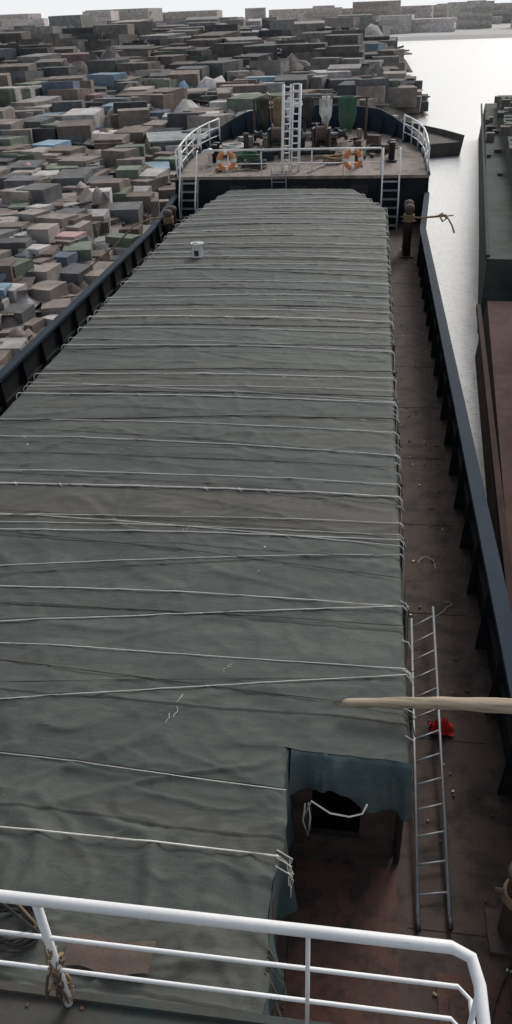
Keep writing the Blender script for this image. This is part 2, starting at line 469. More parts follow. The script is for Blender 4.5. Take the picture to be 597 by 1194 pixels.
# ------------------------------------------------------------------ lashing ropes over the tarp
mb=MB()
def hrope(xa,ya,xb,yb,r,mat,sag=0.03,n=70,knots=0,seed=0):
    raw=[]
    for i in range(n+1):
        t=i/n; x=xa+(xb-xa)*t
        y=ya+(yb-ya)*t+sag*nz(x*0.25,seed*3.3,1)*math.sin(math.pi*t)+0.0025*nz(x*3,seed,4)
        l,rr=edges(y); xx=min(max(x,l),rr)
        raw.append((x,y,max(zt(xx,y-r),zt(xx,y+r))))
    mx=[max(raw[k][2] for k in range(max(0,i-4),min(n,i+4)+1)) for i in range(n+1)]
    pts=[]
    for i in range(n+1):
        a=max(0,i-4); b_=min(n,i+4); z=sum(mx[a:b_+1])/(b_-a+1)
        pts.append((raw[i][0],raw[i][1],max(z-.004,raw[i][2])+r*0.8))
    l,rr=edges(yb)
    if xb>rr-0.06:
        pts.append((xb+0.05,yb,pts[-1][2]-0.06)); pts.append((xb+0.07,yb+0.02,1.1)); pts.append((xb+0.03,yb,0.7))
    if xa<l+0.06:
        pts.insert(0,(xa-0.05,ya,pts[0][2]-0.06)); pts.insert(0,(xa-0.07,ya,1.0))
    mb.tube(pts,r,mat,6)
    for k in range(knots):
        i=random.randint(3,n-3); p=pts[i]
        mb.lathe((p[0],p[1],p[2]-r*1.4),[(r*0.6,0),(r*1.6,r*1.0),(r*1.6,r*2.0),(r*0.6,r*2.8)],mat,7)
        mb.tube([p,(p[0]+0.03,p[1]-0.04,p[2]+0.008),(p[0]+0.06,p[1]-0.06,p[2]+0.002)],r*0.4,mat,5)
def ex(xa,ya,xb,yb):
    k=(yb-ya)/(xb-xa); return ya+k*(XL-xa)
L=[( -5.44,9.59,9.73,.013,8),(-5.6,10.0,10.09,.0075,1),(-5.07,8.72,9.05,.0055,0),(-4.91,8.36,8.64,.008,2),
   (-6.1,11.2,11.0,.0085,1),(-6.4,11.86,11.78,.008,0),(-4.56,7.54,8.32,.0055,0),(-4.39,7.14,7.25,.0065,1),
   (-4.09,6.45,7.25,.0065,0),(-3.94,6.10,6.20,.005,0),(-3.58,5.25,6.11,.0058,0),
   (-5,8.75,8.5,.0055,0),(-5,8.55,8.75,.0055,0)]
for i,(xa,ya,yb,r,k) in enumerate(L):
    hrope(XL,ex(xa,ya,XR,yb),XR,yb,r,M_rope,0.02,70,k,i)
    if i%2==0: hrope(XL,ex(xa,ya,XR,yb)+R_(-.5,.5),XR,yb+R_(-.05,.05),.0035,M_roped,0.03,60,0,i+60)
hrope(XL,4.75,NX,4.52,.005,M_roped,0.02,60,0,40)
hrope(XL,4.72,NX,4.50,.0035,M_rope,0.02,60,0,42)
hrope(XL,3.78,NX,3.84,.008,M_rope,0.03,60,1,41)
far=[(12.93,.011),(13.5,.007),(14.06,.010),(15.49,.011),(16.56,.010),(17.28,.018),(17.95,.010),(18.6,.008),(19.16,.012),(20.23,.012),(21.41,.013),(22.0,.01),(22.6,.014),(23.3,.011),(24.2,.014),(25.2,.015),(26.1,.014),(26.8,.014),(27.6,.015),(28.5,.015),(29.4,.015),(30.2,.016),(31.0,.015),(31.8,.016)]
for i,(y,r) in enumerate(far):
    l,rr=edges(y)
    dy=R_(-0.3,0.3) if r<.017 else 0.08
    hrope(l,y+dy,rr,y,r,M_rope,0.03,60,7 if r>.017 else random.randint(0,2),100+i)
    if i%3==0:
        hrope(l,y+dy+R_(0.2,0.6),rr,y+0.05,0.006,M_rope,0.04,50,0,200+i)
for i,y in enumerate([5.6,6.9,7.8,10.6,12.3,13.2,14.4,15.8,16.9,18.2,19.4,20.8,22.3,23.8,25.4,27.2,29]):
    l,rr=edges(y)
    hrope(l,y+R_(-.8,.8),rr,y,0.005 if y<12 else .009,M_roped,0.04,50,0,300+i)
mb.build("lashing_ropes")

mb=MB()
mb.tube([(-0.36,NY-0.3,1.05),(-0.28,NY-0.34,1.36),(-0.1,NY-0.38,1.26),(0.08,NY-0.37,1.22),(0.2,NY-0.36,1.27),(0.24,NY-0.32,1.36)],0.009,M_rope,6)
mb.tube([(-0.34,NY-0.33,1.3),(-0.36,NY-0.34,1.05),(-0.31,NY-0.35,0.85),(-0.29,NY-0.33,1.1),(-0.31,NY-.32,1.3)],0.008,M_rope,6)
for k in range(5):
    y=3.84+R_(-.1,.1)
    pts=[(NX-.02,y,zt(NX,y)+.01)]
    x=NX+0.03
    for j in range(7):
        pts.append((x+R_(0.03,0.08),y+R_(-0.03,0.03)+.02*j,HT-0.08*(j+1)))
    mb.tube(pts,0.005,M_rope,5)
for k in range(5):
    y=3.0+R_(-.1,.1); pts=[(NX,y,zt(NX,y))]
    for j in range(6): pts.append((NX+R_(0.05,0.14),y+R_(-0.06,0.06)+j*0.02,HT-0.15*(j+1)))
    mb.tube(pts,0.005,M_ropeb if k%2 else M_roped,5)
for k in range(80):
    y=R_(5.2,29); x=edges(y)[1]+.02
    mb.tube([(x-.05,y,zt(x-.05,y)+.01),(x+.03,y+R_(-.04,.04),zt(x,y)-.03),(x+.05+R_(0,.03),y+R_(-.1,.1),zt(x,y)-.12)],.006,M_rope if k%3 else M_roped,5)
mb.build("loose_rope_ends")

mb=MB()
for (x,y,s) in ((-1.75,5.35,.06),(-1.3,6.0,.03),(0.1,12.2,.04),(-2.3,8.6,.05),(-1.5,14,.05)):
    for k in range(3):
        p=Vector((x+R_(-s,s),y+R_(-s,s)*1.4,0)); pts=[]
        a=R_(0,6)
        for _ in range(9):
            pts.append((p.x,p.y,zt(p.x,p.y)+.006)); a+=R_(-.9,.9); p+=Vector((math.cos(a),math.sin(a),0))*s*.3
        mb.tube(pts,0.0025,M_rope,5)
for k in range(170):
    x=R_(0.85,1.7); y=R_(2.5,28); q=R_(.2,.9)
    mb.box(x,x+R_(.02,.06)*q,y,y+R_(.02,.07)*q,0.013,.013+.015*q,random.choice([M_rope,M_rust,M_rust,M_deckred,M_wood,M_black]),rz=R_(0,3))
for k in range(22):
    x=R_(-6.2,.4); y=R_(5.2,28); q=R_(.008,.022)
    mb.box(x,x+q,y,y+q*1.6,zt(x,y)+.002,zt(x,y)+.008,random.choice([M_rope,M_wood,M_brown]),rz=R_(0,3))
for (x,y) in ((1.2,9.0),(1.3,10.2)):
    a=0; p=Vector((x,y,.03)); pts=[]
    for _ in range(14):
        pts.append(tuple(p)); a+=R_(-.5,1.1); p+=Vector((math.cos(a),math.sin(a),0))*.05
    mb.tube(pts,0.004,M_rope,5)
pts=[(1.75-.35*math.sin(i*.2),2.6+.1*i,.03) for i in range(16)]
mb.tube(pts,.008,M_black,5)
mb.build("deck_litter")

# ------------------------------------------------------------------ paint bucket
mb=MB(); bx,by=-4.9,22.7; bz=zt(bx,by)-0.01
mb.lathe((bx,by,bz),[(.145,0),(.15,.01),(.172,.40),(.186,.405),(.186,.425),(.165,.425),(.16,.37)],M_white,24)
vs=[];fs=[]
for i in range(9):
    a=-2.1+0.9*i/8
    for (r,z) in ((.158,.08),(.167,.24)): vs.append((bx+r*math.cos(a),by+r*math.sin(a),bz+z))
for i in range(8): fs.append((2*i,2*i+2,2*i+3,2*i+1))
mb.add(vs,fs,M_black)
mb.lathe((bx,by,bz),[(.160,.418),(.001,.419)],M_steel,24)
mb.tube([(bx+.18*math.cos(a),by-.02-.05*math.sin(a),bz+.38-.16*math.sin(a)) for a in [math.pi*i/12 for i in range(13)]],0.004,M_black,5)
mb.build("paint_bucket")

# ------------------------------------------------------------------ ladder on side deck
mb=MB()
A0,A1=Vector((.80,4.35,.06)),Vector((.87,8.6,.30)); B0,B1=Vector((1.11,4.4,.06)),Vector((1.19,8.9,.30))
mb.tube([A0,A1],0.018,M_steel,10); mb.tube([B0,B1],0.018,M_steel,10)
for i in range(13):
    t=0.06+0.9*i/12
    mb.tube([A0.lerp(A1,t),B0.lerp(B1,t)],0.012,M_steel,8)
for p in (A0,B0): mb.tube([p-Vector((0,.1,0.01)),p+Vector((0,.02,0))],0.026,M_black,8)
mb.build("metal_ladder")

# ------------------------------------------------------------------ wooden pole
mb=MB(); pts=[];rs=[]
for i in range(49):
    t=i/48; x=-0.03+3.6*t; y=5.50+0.16*t+0.02*math.sin(t*5); z=1.79+0.05*math.sin(t*3.0)-0.06*t*t
    pts.append((x,y,z)); rs.append(0.048+0.045*min(1,t*1.8)+0.003*math.sin(i*1.1))
vs=[];fs=[];n=16
for (p,r) in zip(pts,rs):
    for k in range(n):
        th=2*math.pi*k/n; rr=r*(1+0.10*nz(p[0]*2,math.cos(th)*2,math.sin(th)*2)+.04*nz(p[0]*9,math.cos(th)*4,math.sin(th)*4))
        vs.append((p[0]+(.03*math.cos(th) if p is pts[0] else 0),p[1]+rr*math.cos(th),p[2]+rr*0.75*math.sin(th)))
for i in range(48):
    for k in range(n):
        k2=(k+1)%n; fs.append((i*n+k,i*n+k2,(i+1)*n+k2,(i+1)*n+k))
fs.append(tuple(range(n))); fs.append(tuple(48*n+k for k in range(n)))
mb.add(vs,fs,M_wood,smooth=True)
mb.build("wooden_pole")

# red cloth on deck
mb=MB(); vs=[];fs=[]; n=18
for j in range(n+1):
    for i in range(n+1):
        a=i/n*2-1; b_=j/n*2-1
        rr=0.8+0.45*nz(a*2,b_*2,44)
        vs.append((1.20+a*0.17*rr,6.85+b_*0.12*rr,0.04+0.17*max(0,1-a*a*0.8-b_*b_)*(0.7+1.2*nz(a*4,b_*4,3))))
for j in range(n):
    for i in range(n):
        a=j*(n+1)+i; fs.append((a,a+1,a+n+2,a+n+1))
mb.add(vs,fs,M_red,smooth=True); mb.build("red_cloth")

# ------------------------------------------------------------------ bollards
def bollard(x,y,z,h,r,mat,twin=0.0):
    mb=MB()
    mb.box(x-r*1.8,x+r*1.8,y-r*1.8-twin/2,y+r*1.8+twin/2,z+0.003,z+0.04,mat)
    for dy in ([-twin/2,twin/2] if twin else [0]):
        mb.lathe((x,y+dy,z+.04),[(r,0),(r,h*.88),(r*1.25,h*.9),(r*1.25,h*.97),(r*.9,h),(r*.3,h*1.02)],mat,18)
        mb.tube([(x-r*1.9,y+dy,z+h*.7),(x+r*1.9,y+dy,z+h*.7)],r*.25,mat,8)
    return mb
mb=bollard(1.68,4.35,0,1.0,0.12,M_brown)
for k in range(3):
    mb.tube([(1.68+.14*math.cos(a),4.35+.14*math.sin(a),.62+k*.045) for a in [2*math.pi*i/16 for i in range(16)]],0.02,M_ropeb,6,True)
mb.build("mooring_bollard")
mb=bollard(1.45,29.6,0,1.75,0.14,M_brown,0.7)
for k in range(5):
    mb.tube([(1.45+.17*math.cos(a),29.25+.17*math.sin(a),1.25+k*.05) for a in [2*math.pi*i/16 for i in range(16)]],0.028,M_ropeb,6,True)
mb.tube([(1.4,29.2,1.4),(1.8,29.1,1.38),(2.3,29.1,1.42),(2.7,29.0,1.5),(2.9,28.6,1.25),(3.0,28.5,1.0)],0.03,M_ropeb,7)
mb.tube([(1.4,29.3,1.3),(2.1,29.4,1.32),(2.6,29.3,1.38),(3.0,29.3,1.42)],0.022,M_ropeb,7)
mb.tube([(2.4,29.1,1.42),(2.6,29.25,1.5),(2.75,29.1,1.35),(2.6,28.9,1.3),(2.5,29.0,1.45)],0.03,M_ropeb,7)
mb.build("mooring_bollard")
mb=bollard(-7.35,29.6,0,1.6,0.14,M_brown,0.7)
for k in range(5):
    mb.tube([(-7.35+.17*math.cos(a),29.3+.17*math.sin(a),1.2+k*.05) for a in [2*math.pi*i/16 for i in range(16)]],0.028,M_ropeb,6,True)
mb.tube([(-7.4,29.2,1.4),(-7.9,28.9,1.42),(-8.4,28.4,1.3),(-9.2,28,0.6),(-10.6,27.4,-0.4)],0.03,M_ropeb,7)
mb.build("mooring_bollard")

# ------------------------------------------------------------------ bridge deck with railing
house=empty("deckhouse")
mb=MB(); mb.box(-7.2,1.0,-7.5,1.78,0,3.10,M_white); 
for x in (-6,-4.5,-3,-1.5,0): mb.box(x-.3,x+.3,1.775,1.795,1.6,2.4,M_hole)
mb.build("walls",house)
mb=MB(); mb.box(-7.4,1.2,-7.7,1.90,3.103,3.22,M_teal)
mb.box(-7.4,1.2,1.88,1.92,3.09,3.25,M_teal)
for k in range(40):
    x=R_(-2,.4); y=R_(1.3,1.85); q=R_(.01,.04); mb.box(x,x+q,y,y+q,3.221,3.228,random.choice([M_rust,M_brown,M_wood]),rz=R_(0,3))
mb.build("bridge_deck",house)
mb=MB()
ry=1.86
xe=0.58
mb.tube([(-7.2,ry,4.2),(xe-.08,ry,4.2),(xe,ry-.03,4.19),(xe+.03,ry-.12,4.15),(xe+.03,-2.0,4.15)],0.027,M_white,12)
for z in (3.88,3.58):
    mb.tube([(-7.2,ry,z),(xe-.02,ry,z),(xe+.03,ry-.05,z),(xe+.03,-2,z)],0.0115,M_white,8)
for x,r in ((-7.2,.024),(-5.6,.012),(-4.3,.024),(-2.9,.012),(-1.38,.022),(-0.12,.0105)):
    mb.tube([(x,ry,3.24),(x,ry,4.2)],r,M_white,10)
mb.tube([(xe+.03,ry-.12,3.24),(xe+.03,ry-.12,4.17)],.013,M_white,8)
for k in range(22):
    pts=[(-1.39+R_(-.03,.03),ry+R_(-.03,.03),R_(3.5,3.9))]
    for j in range(6): pts.append((pts[-1][0]-R_(-.02,.02),ry+R_(-.035,.045),pts[-1][2]-R_(.02,.06)))
    mb.tube(pts,R_(.004,.010),random.choice([M_ropeb,M_wood,M_brown]),5)
mb.tube([(-1.62,ry,4.24),(-1.56,ry+.03,4.05),(-1.46,ry+.04,3.85),(-1.40,ry+.04,3.7)],0.008,M_black,6)
mb.tube([(-1.58,ry,4.24),(-1.50,ry+.03,4.10),(-1.44,ry+.04,3.9),(-1.39,ry+.04,3.7)],0.006,M_ropeb,6)
mb.build("railing",house)

mb=MB()
for k in range(14):
    rx=R_(.20,.30); cx=-2.52+R_(-.05,.05); cy=2.98+R_(-.03,.03); z0=zt(-2.5,3.0)+.02+k*.008
    mb.tube([(cx+rx*math.cos(a),cy+rx*.6*math.sin(a),z0+.02*math.sin(3*a+k)) for a in [2*math.pi*i/28 for i in range(28)]],0.009,M_black,6,True)
mb.build("rope_coil")
mb=MB(); z=zt(-1.65,2.85)+.05
vs=[];fs=[]
for j in range(9):
    for i in range(17):
        x=-2.0+.66*i/16; y=2.74+.24*j/8+.02*math.sin(i*.5)
        vs.append((x,y,z+.02*nz(x*5,y*5,3)-.03*abs(j/8-.5)))
for j in range(8):
    for i in range(16):
        a=j*17+i; fs.append((a,a+1,a+18,a+17))
mb.add(vs,fs,M_brown,smooth=True)
mb.build("brown_cloth_scrap")

# ------------------------------------------------------------------ foredeck railings
def railing(name,pts,h,rails,r=0.03,post=None):
    mb=MB()
    for k in range(rails):
        z=h*(1-k/rails)
        mb.tube([(x,y,zz+z) for x,y,zz in pts],r if k==0 else r*.7,M_white,8)
    for (x,y,z) in pts[::(post or 1)]:
        mb.tube([(x,y,z),(x,y,z+h)],r,M_white,8)
    mb.build(name)
fz=fdz(34.6)
mb=MB()
mb.tube([(-6.95,34.6,0.05),(-6.95,34.6,fz+1.0),(-6.9,34.6,fz+1.05),(0.4,34.6,fz+1.05),(0.45,34.6,fz+1.0),(0.45,34.6,.05)],0.04,M_white,10)
mb.tube([(-6.95,34.6,fz+.52),(.45,34.6,fz+.52)],0.022,M_white,8)
for x in (-5.9,-4.5,-2.4,-1.1): mb.tube([(x,34.6,fz),(x,34.6,fz+1.05)],0.024,M_white,8)
mb.build("foredeck_railing")
for sgn in (-1,1):
    ys_=[34.6,35.7,36.8,37.9,38.9,39.8,40.6]
    railing("foredeck_railing",[(CX+sgn*(halfw(y)-.08),y,fdz(y)) for y in ys_],1.05,3,0.036)
for sgn,x0 in ((-1,-7.85),(1,0.5)):
    mb=MB(); w=0.68
    for s_ in (x0,x0+w):
        vs=[(s_-.02,34.45,1.85),(s_-.02,34.25,1.85),(s_-.02,33.3,0.0),(s_-.02,33.55,0)]
        vs+=[(a+.04,b_,c) for a,b_,c in vs]
        mb.add(vs,[(0,1,2,3),(7,6,5,4),(1,5,6,2),(0,4,5,1),(3,7,4,0),(2,6,7,3)],M_steel)
    for k in range(6):
        t=(k+.5)/6; y=33.42+t*.93
        mb.box(x0+.02,x0+w-.02,y-.12,y+.12,1.85*t-.02,1.85*t+.02,M_steel)
    for s_ in (x0,x0+w):
        mb.tube([(s_,33.35,.0),(s_,33.35,1.0),(s_,34.4,2.9),(s_,34.55,2.9)],0.03,M_white,8)
    mb.build("boarding_stairs")
def lifebuoy(x,y,z):
    mb=MB(); N=48; n=10
    vs=[]
    for i in range(N):
        a=2*math.pi*i/N
        for k in range(n):
            b_=2*math.pi*k/n; rr=.31+.095*math.cos(b_)
            vs.append((x+rr*math.cos(a),y+.06*math.sin(b_),z+rr*math.sin(a)))
    for i in range(N):
        seg=[]
        for k in range(n):
            k2=(k+1)%n; i2=(i+1)%N; seg.append((i*n+k,i*n+k2,i2*n+k2,i2*n+k))
        mat=M_white if ((i+1)%12)<3 else M_orange
        mb.f+=[list(q) for q in seg]; kk=mb.m(mat); mb.mi+=[kk]*n; mb.col+=[(1,1,1)]*n; mb.smooth+=[True]*n
    mb.v+=vs
    mb.tube([(x+.42*math.cos(a)*(1+.03*math.sin(4*a)),y-.03,z+.42*math.sin(a)*(1+.03*math.sin(4*a))) for a in [2*math.pi*i/32 for i in range(32)]],.009,M_rope,5,True)
    mb.build("lifebuoy")
lifebuoy(-5.95,34.46,fz+.66); lifebuoy(-.72,34.46,fz+.66)
mb=MB()
for x in (-4.05,-3.45): mb.tube([(x,34.36,1.0),(x,34.36,2.1),(x,34.5,2.2)],.025,M_steel,8)
for z in (1.1,1.4,1.7,2.0): mb.tube([(-4.05,34.36,z),(-3.45,34.36,z)],.02,M_steel,8)
mb.build("step_ladder")

mb=MB()
for x,r in ((-3.72,.06),(-3.42,.035),(-3.32,.035),(-3.02,.06)): mb.tube([(x,35.4,fdz(35.4)),(x+.02,36.2,5.15)],r,M_white,10)
for i in range(12):
    t=.05+.92*i/11; y=35.4+.8*t; z=fdz(35.4)+(5.15-fdz(35.4))*t
    mb.tube([(-3.72,y,z),(-3.42,y,z)],.028,M_white,8)
    mb.tube([(-3.32,y-.03,z+.1),(-3.02,y-.03,z+.1)],.028,M_white,8)
mb.build("ladder_mast")
wl=MB(); wy=38.6; wz=fdz(38.6)
wl.box(-4.9,-1.6,wy-.5,wy+.5,wz+.003,wz+.12,M_black)
for x in (-4.6,-3.7,-2.6,-1.9): wl.box(x-.06,x+.06,wy-.4,wy+.4,wz+.12,wz+1.0,M_black)
for x0,x1,rr in ((-4.5,-3.8,.3),(-2.5,-2.0,.32)):
    wl.lathe((x0,wy,wz+.75),[(rr*1.5,0),(rr*1.5,.06),(rr,.08),(rr,(x1-x0)-.08),(rr*1.5,(x1-x0)-.06),(rr*1.5,x1-x0)],M_brown,24,'X')
wl.tube([(-5.1,wy,wz+.75),(-1.3,wy,wz+.75)],.06,M_steel,10)
wl.lathe((-5.3,wy,wz+.75),[(.2,0),(.12,.15),(.2,.35)],M_black,16,'X'); wl.lathe((-1.5,wy,wz+.75),[(.2,0),(.12,.15),(.2,.35)],M_black,16,'X')
wl.lathe((-3.3,wy-.1,wz+.12),[(.3,0),(.32,.5),(.2,.6),(.2,.8)],M_cap,16)
wl.build("anchor_windlass",bevel=0.008)
def coil(name,x,y,z,R,n,r,mat,s=.7):
    mb=MB()
    for k in range(n):
        rr=R*R_(.72,1.05); cx=x+R_(-.04,.04); cy=y+R_(-.04,.04); zz=z+r+k*r*s
        mb.tube([(cx+rr*math.cos(a),cy+rr*math.sin(a),zz+.03*math.sin(2*a+k)) for a in [2*math.pi*i/24 for i in range(24)]],r,mat,6,True)
    mb.build(name)
coil("rope_coil",-5.0,36.2,fdz(36.2),.5,9,.035,M_roped)
coil("rope_coil",-5.4,37.1,fdz(37.1),.5,12,.035,M_green)
coil("rope_coil",-6.3,38.4,fdz(38.4),.55,14,.04,M_rope)
coil("rope_coil",-1.6,36.9,fdz(36.9),.45,8,.035,M_ropeb)
coil("rope_coil",.3,38.4,fdz(38.4),.5,10,.035,M_roped)
coil("rope_coil",-4.6,40.2,fdz(40.2),.5,12,.04,M_green)
coil("rope_coil",-2.1,39.9,fdz(39.9),.5,14,.04,M_roped)
mb=MB(); by_=40.9; bz_=fdz(by_)
TH=1.75
for x in (-5.6,-3.2,-.3): mb.tube([(x,by_,bz_),(x,by_,bz_+TH+.05)],.06,M_brown,8)
mb.tube([(-5.7,by_,bz_+TH),(-.2,by_,bz_+TH)],.05,M_brown,8)
def hang(x,w,h,mat,n=22,r=.03):
    for k in range(n):
        a=x+R_(-w,w)*.6; b_=x+R_(-w,w); hh=h*R_(.7,1)
        mb.tube([(a,by_-.08,bz_+TH-hh*.6),(a,by_-.09,bz_+TH),(a+.02,by_,bz_+TH+.08),(b_,by_+.09,bz_+TH),(b_,by_+.12,bz_+TH-hh*.5)],r,mat,5)
        mb.tube([(a,by_-.1+R_(-.08,.05),bz_+TH),(a+R_(-.05,.05),by_-.15,bz_+TH-hh*.6),((a+b_)/2,by_-.18,bz_+TH-hh),(b_,by_-.15,bz_+TH-hh*.6),(b_,by_-.1,bz_+TH)],r,mat,5)
hang(-1.2,.42,1.6,M_green,46,.03); hang(-2.2,.28,1.3,M_rope,22); hang(-3.0,.25,1.2,M_roped,18); hang(-4.4,.4,1.4,M_ropeb,30); hang(-5.2,.3,1.3,M_roped,20); hang(-3.9,.2,1.1,M_rope,10)
mb.build("hawser_rack")
mb=bollard(-.55,36.2,fdz(36.2),.95,.13,M_brown); mb.build("mooring_bollard")
mb=bollard(.9,37.2,fdz(37.2),.7,.13,M_black,.7); mb.build("mooring_bollard")
mb=bollard(-6.9,37.2,fdz(37.2),.7,.13,M_black,.7); mb.build("mooring_bollard")
mb=bollard(-5.6,37.9,fdz(37.9),.95,.12,M_brown); mb.build("mooring_bollard")
def vent(x,y):
    mb=MB(); z=fdz(y)
    mb.lathe((x,y,z),[(.1,0),(.1,.5),(.17,.52),(.19,.6),(.1,.7),(.02,.73)],M_white,16); mb.build("mushroom_vent")
vent(-7.0,36.4)
mb=MB()
mb.box(-6.6,-5.7,35.5,36.1,fdz(36)+.003,fdz(36)+.12,M_wood,rz=.2); mb.box(-2.5,-1.2,37.5,37.75,fdz(37.6)+.003,fdz(37.6)+.1,M_wood,rz=.1)
mb.box(-4.8,-4.3,37.1,37.5,fdz(37)+.003,fdz(37)+.4,M_cap,rz=.3)
mb.box(-0.2,.4,39.2,39.6,fdz(39.4)+.003,fdz(39.4)+.5,M_brown,rz=-.3)
mb.box(-6.2,-5.6,39.5,40,fdz(39.7)+.003,fdz(39.7)+.45,M_steel,rz=.5)
mb.box(-2.9,-2.5,41.3,41.7,fdz(41.5)+.003,fdz(41.5)+.6,M_cap,rz=.2)
for k in range(60):
    x=R_(-6.8,.9); y=R_(37.0,41.5); s=R_(.08,.32); 
    if abs(x-CX)>halfw(y+1)-.8: continue
    mb.box(x,x+s,y,y+s*R_(.5,1.4),fdz(y)+.004,fdz(y)+s*R_(.3,1.6),random.choice([M_black,M_brown,M_cap,M_steel,M_wood,M_black]),rz=R_(0,3))
mb.tube([(-2.6,35.1,fdz(35)+.05),(-.9,37.9,fdz(38)+.1)],.03,M_steel,6)
mb.tube([(-6.3,35.3,fdz(35)+.05),(-4.4,35.9,fdz(36)+.08)],.04,M_wood,6)
mb.build("deck_gear",bevel=0.01)
mb=MB()
for (x,y,w) in ((-7.95,35.2,.35),(-7.6,38.6,.3)):
    vs=[];fs=[];n=10
    X0=CX-(halfw(y)-.08)
    for j in range(n+1):
        for i in range(n+1):
            vs.append((X0+.03+.04*math.sin(i*1.3+j*.3),y+w*(i/n-.5)*2,fdz(y)+1.08-.75*j/n*(1+.15*math.sin(i*.9))))
    for j in range(n):
        for i in range(n):
            a=j*(n+1)+i; fs.append((a,a+1,a+n+2,a+n+1))
    mb.add(vs,fs,M_white,smooth=True)
mb.build("laundry_cloth")

# ------------------------------------------------------------------ river, bank, background
mb=MB(); mb.add([(-4000,-300,WZ),(4000,-300,WZ),(4000,6000,WZ),(-4000,6000,WZ)],[(0,1,2,3)],M_water); mb.build("river_water")
def xe_(y):
    if y<46: return -9.6+0.8*nz(y*.15,3)
    if y<85: return -9.6+(y-46)/39*15+1.0*nz(y*.15,3)
    return 5.4-(y-85)*.02+2*nz(y*.05,3)
def bankz(x,y):
    d=xe_(y)-x
    return WZ-.3+min(1.0,max(0,d)/3.5)*1.6+0.25*nz(x*.3,y*.3,2)+min(1.5,max(0,d-8)*.04)
mb=MB(); vs=[];fs=[]
ny=110;nx=60
for j in range(ny+1):
    y=-20+ (260)*(j/ny)
    e=xe_(y)+.6
    for i in range(nx+1):
        x=e-(i/nx)**2.2*(170)
        vs.append((x,y,bankz(x,y)))
for j in range(ny):
    for i in range(nx):
        a=j*(nx+1)+i; fs.append((a+1,a,a+nx+1,a+nx+2))
mb.add(vs,fs,M_bank,smooth=True); mb.build("river_bank_ground")

pal=[(.15,.155,.16)]*5+[(.10,.105,.11)]*3+[(.18,.15,.135)]*5+[(.25,.22,.20)]*5+[(.34,.31,.28)]*4+[(.42,.41,.40)]*2+[(.52,.5,.5)]+[(.20,.17,.15)]*4+[(.17,.2,.16)]*2+[(.26,.36,.44),(.44,.30,.31),(.12,.15,.2)]
mb=MB()
for k in range(4200):
    y=14*math.exp(R_(0,math.log(235/14)))
    xr=xe_(y)-(.6 if y<60 else 1.5); xl=-(.45*y+8)-4
    if xl>xr-3: xl=xr-8
    x=R_(xl,xr)
    dist=math.hypot(x,y); s=dist*R_(.018,.042)*(0.9 if dist<60 else .9)
    col=random.choice(pal); f=R_(.75,1.2); col=tuple(min(.8,c*f) for c in col)
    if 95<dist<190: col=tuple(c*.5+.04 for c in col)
    if dist>=190: col=tuple(c*.5+.18 for c in col)  # haze over distance mixed into the colour of the farthest pieces
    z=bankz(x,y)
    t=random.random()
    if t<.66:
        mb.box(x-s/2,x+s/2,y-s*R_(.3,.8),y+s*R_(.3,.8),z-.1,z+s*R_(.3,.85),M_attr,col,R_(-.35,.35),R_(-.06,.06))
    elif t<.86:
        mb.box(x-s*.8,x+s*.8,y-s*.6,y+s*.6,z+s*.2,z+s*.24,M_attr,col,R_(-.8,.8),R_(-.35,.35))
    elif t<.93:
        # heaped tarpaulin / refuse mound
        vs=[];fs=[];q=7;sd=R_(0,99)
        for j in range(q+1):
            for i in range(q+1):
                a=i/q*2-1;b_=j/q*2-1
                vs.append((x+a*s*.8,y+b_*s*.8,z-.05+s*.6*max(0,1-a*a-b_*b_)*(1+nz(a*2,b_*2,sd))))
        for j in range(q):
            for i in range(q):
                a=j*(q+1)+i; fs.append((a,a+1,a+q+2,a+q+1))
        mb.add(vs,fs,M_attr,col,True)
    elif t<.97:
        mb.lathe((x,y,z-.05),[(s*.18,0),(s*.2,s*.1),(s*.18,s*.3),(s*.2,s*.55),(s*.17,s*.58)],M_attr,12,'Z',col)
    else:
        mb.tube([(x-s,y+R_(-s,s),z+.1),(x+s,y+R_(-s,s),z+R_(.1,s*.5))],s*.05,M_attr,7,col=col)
mb.build("shore_clutter")

def boat(x,y,L_,W_,rz,hullc,cabc,name="moored_boat",H=1.3,cab=True):
    mb=MB(); c,s=math.cos(rz),math.sin(rz)
    def T(a,b_,z): return (x+a*c-b_*s,y+a*s+b_*c,WZ+z)
    N=16; vs=[];fs=[]
    for i in range(N+1):
        t=i/N; yy=(t-.5)*L_; w=W_/2*(1-max(0,(t-.7)/.3)**2)**.5*(.85+.15*min(1,t*5)) if t<1 else 0.02
        sh=H+.5*max(0,t-.6)
        vs+=[T(-w*.85,yy,-.4),T(-w,yy,sh),T(-w+.1*(w>.2),yy,sh),T(-w+.1*(w>.2),yy,sh-.4),T(w-.1*(w>.2),yy,sh-.4),T(w-.1*(w>.2),yy,sh),T(w,yy,sh),T(w*.85,yy,-.4)]
    for i in range(N):
        for k in range(7):
            a=i*8+k; fs.append((a,a+1,a+9,a+8))
    fs.append(tuple(range(8)))
    mb.add(vs,fs,M_attr,hullc)
    def bx(a0,a1,b0,b1,z0,z1,col):
        v=[T(a,b_,z) for z in (z0,z1) for b_ in (b0,b1) for a in (a0,a1)]
        mb.add(v,[(0,2,3,1),(4,5,7,6),(0,1,5,4),(2,6,7,3),(0,4,6,2),(1,3,7,5)],M_attr,col)
    if cab:
        bx(-W_*.33,W_*.33,-L_*.42,-L_*.18,H-.4,H+1.2,cabc); bx(-W_*.38,W_*.38,-L_*.44,-L_*.16,H+1.203,H+1.3,cabc)
        for q in (-.2,.05): bx(-W_*.335,-W_*.332,-L_*.36,-L_*.25,H+.5,H+.9,(.03,.04,.05))
    for k in range(20):
        a=R_(-.35,.3)*W_; b_=R_(-.1,.35)*L_; q=R_(.3,1.1)
        bx(a,a+q,b_,b_+q,H-.4,H+R_(-.1,.5),random.choice(pal))
    mb.build(name)
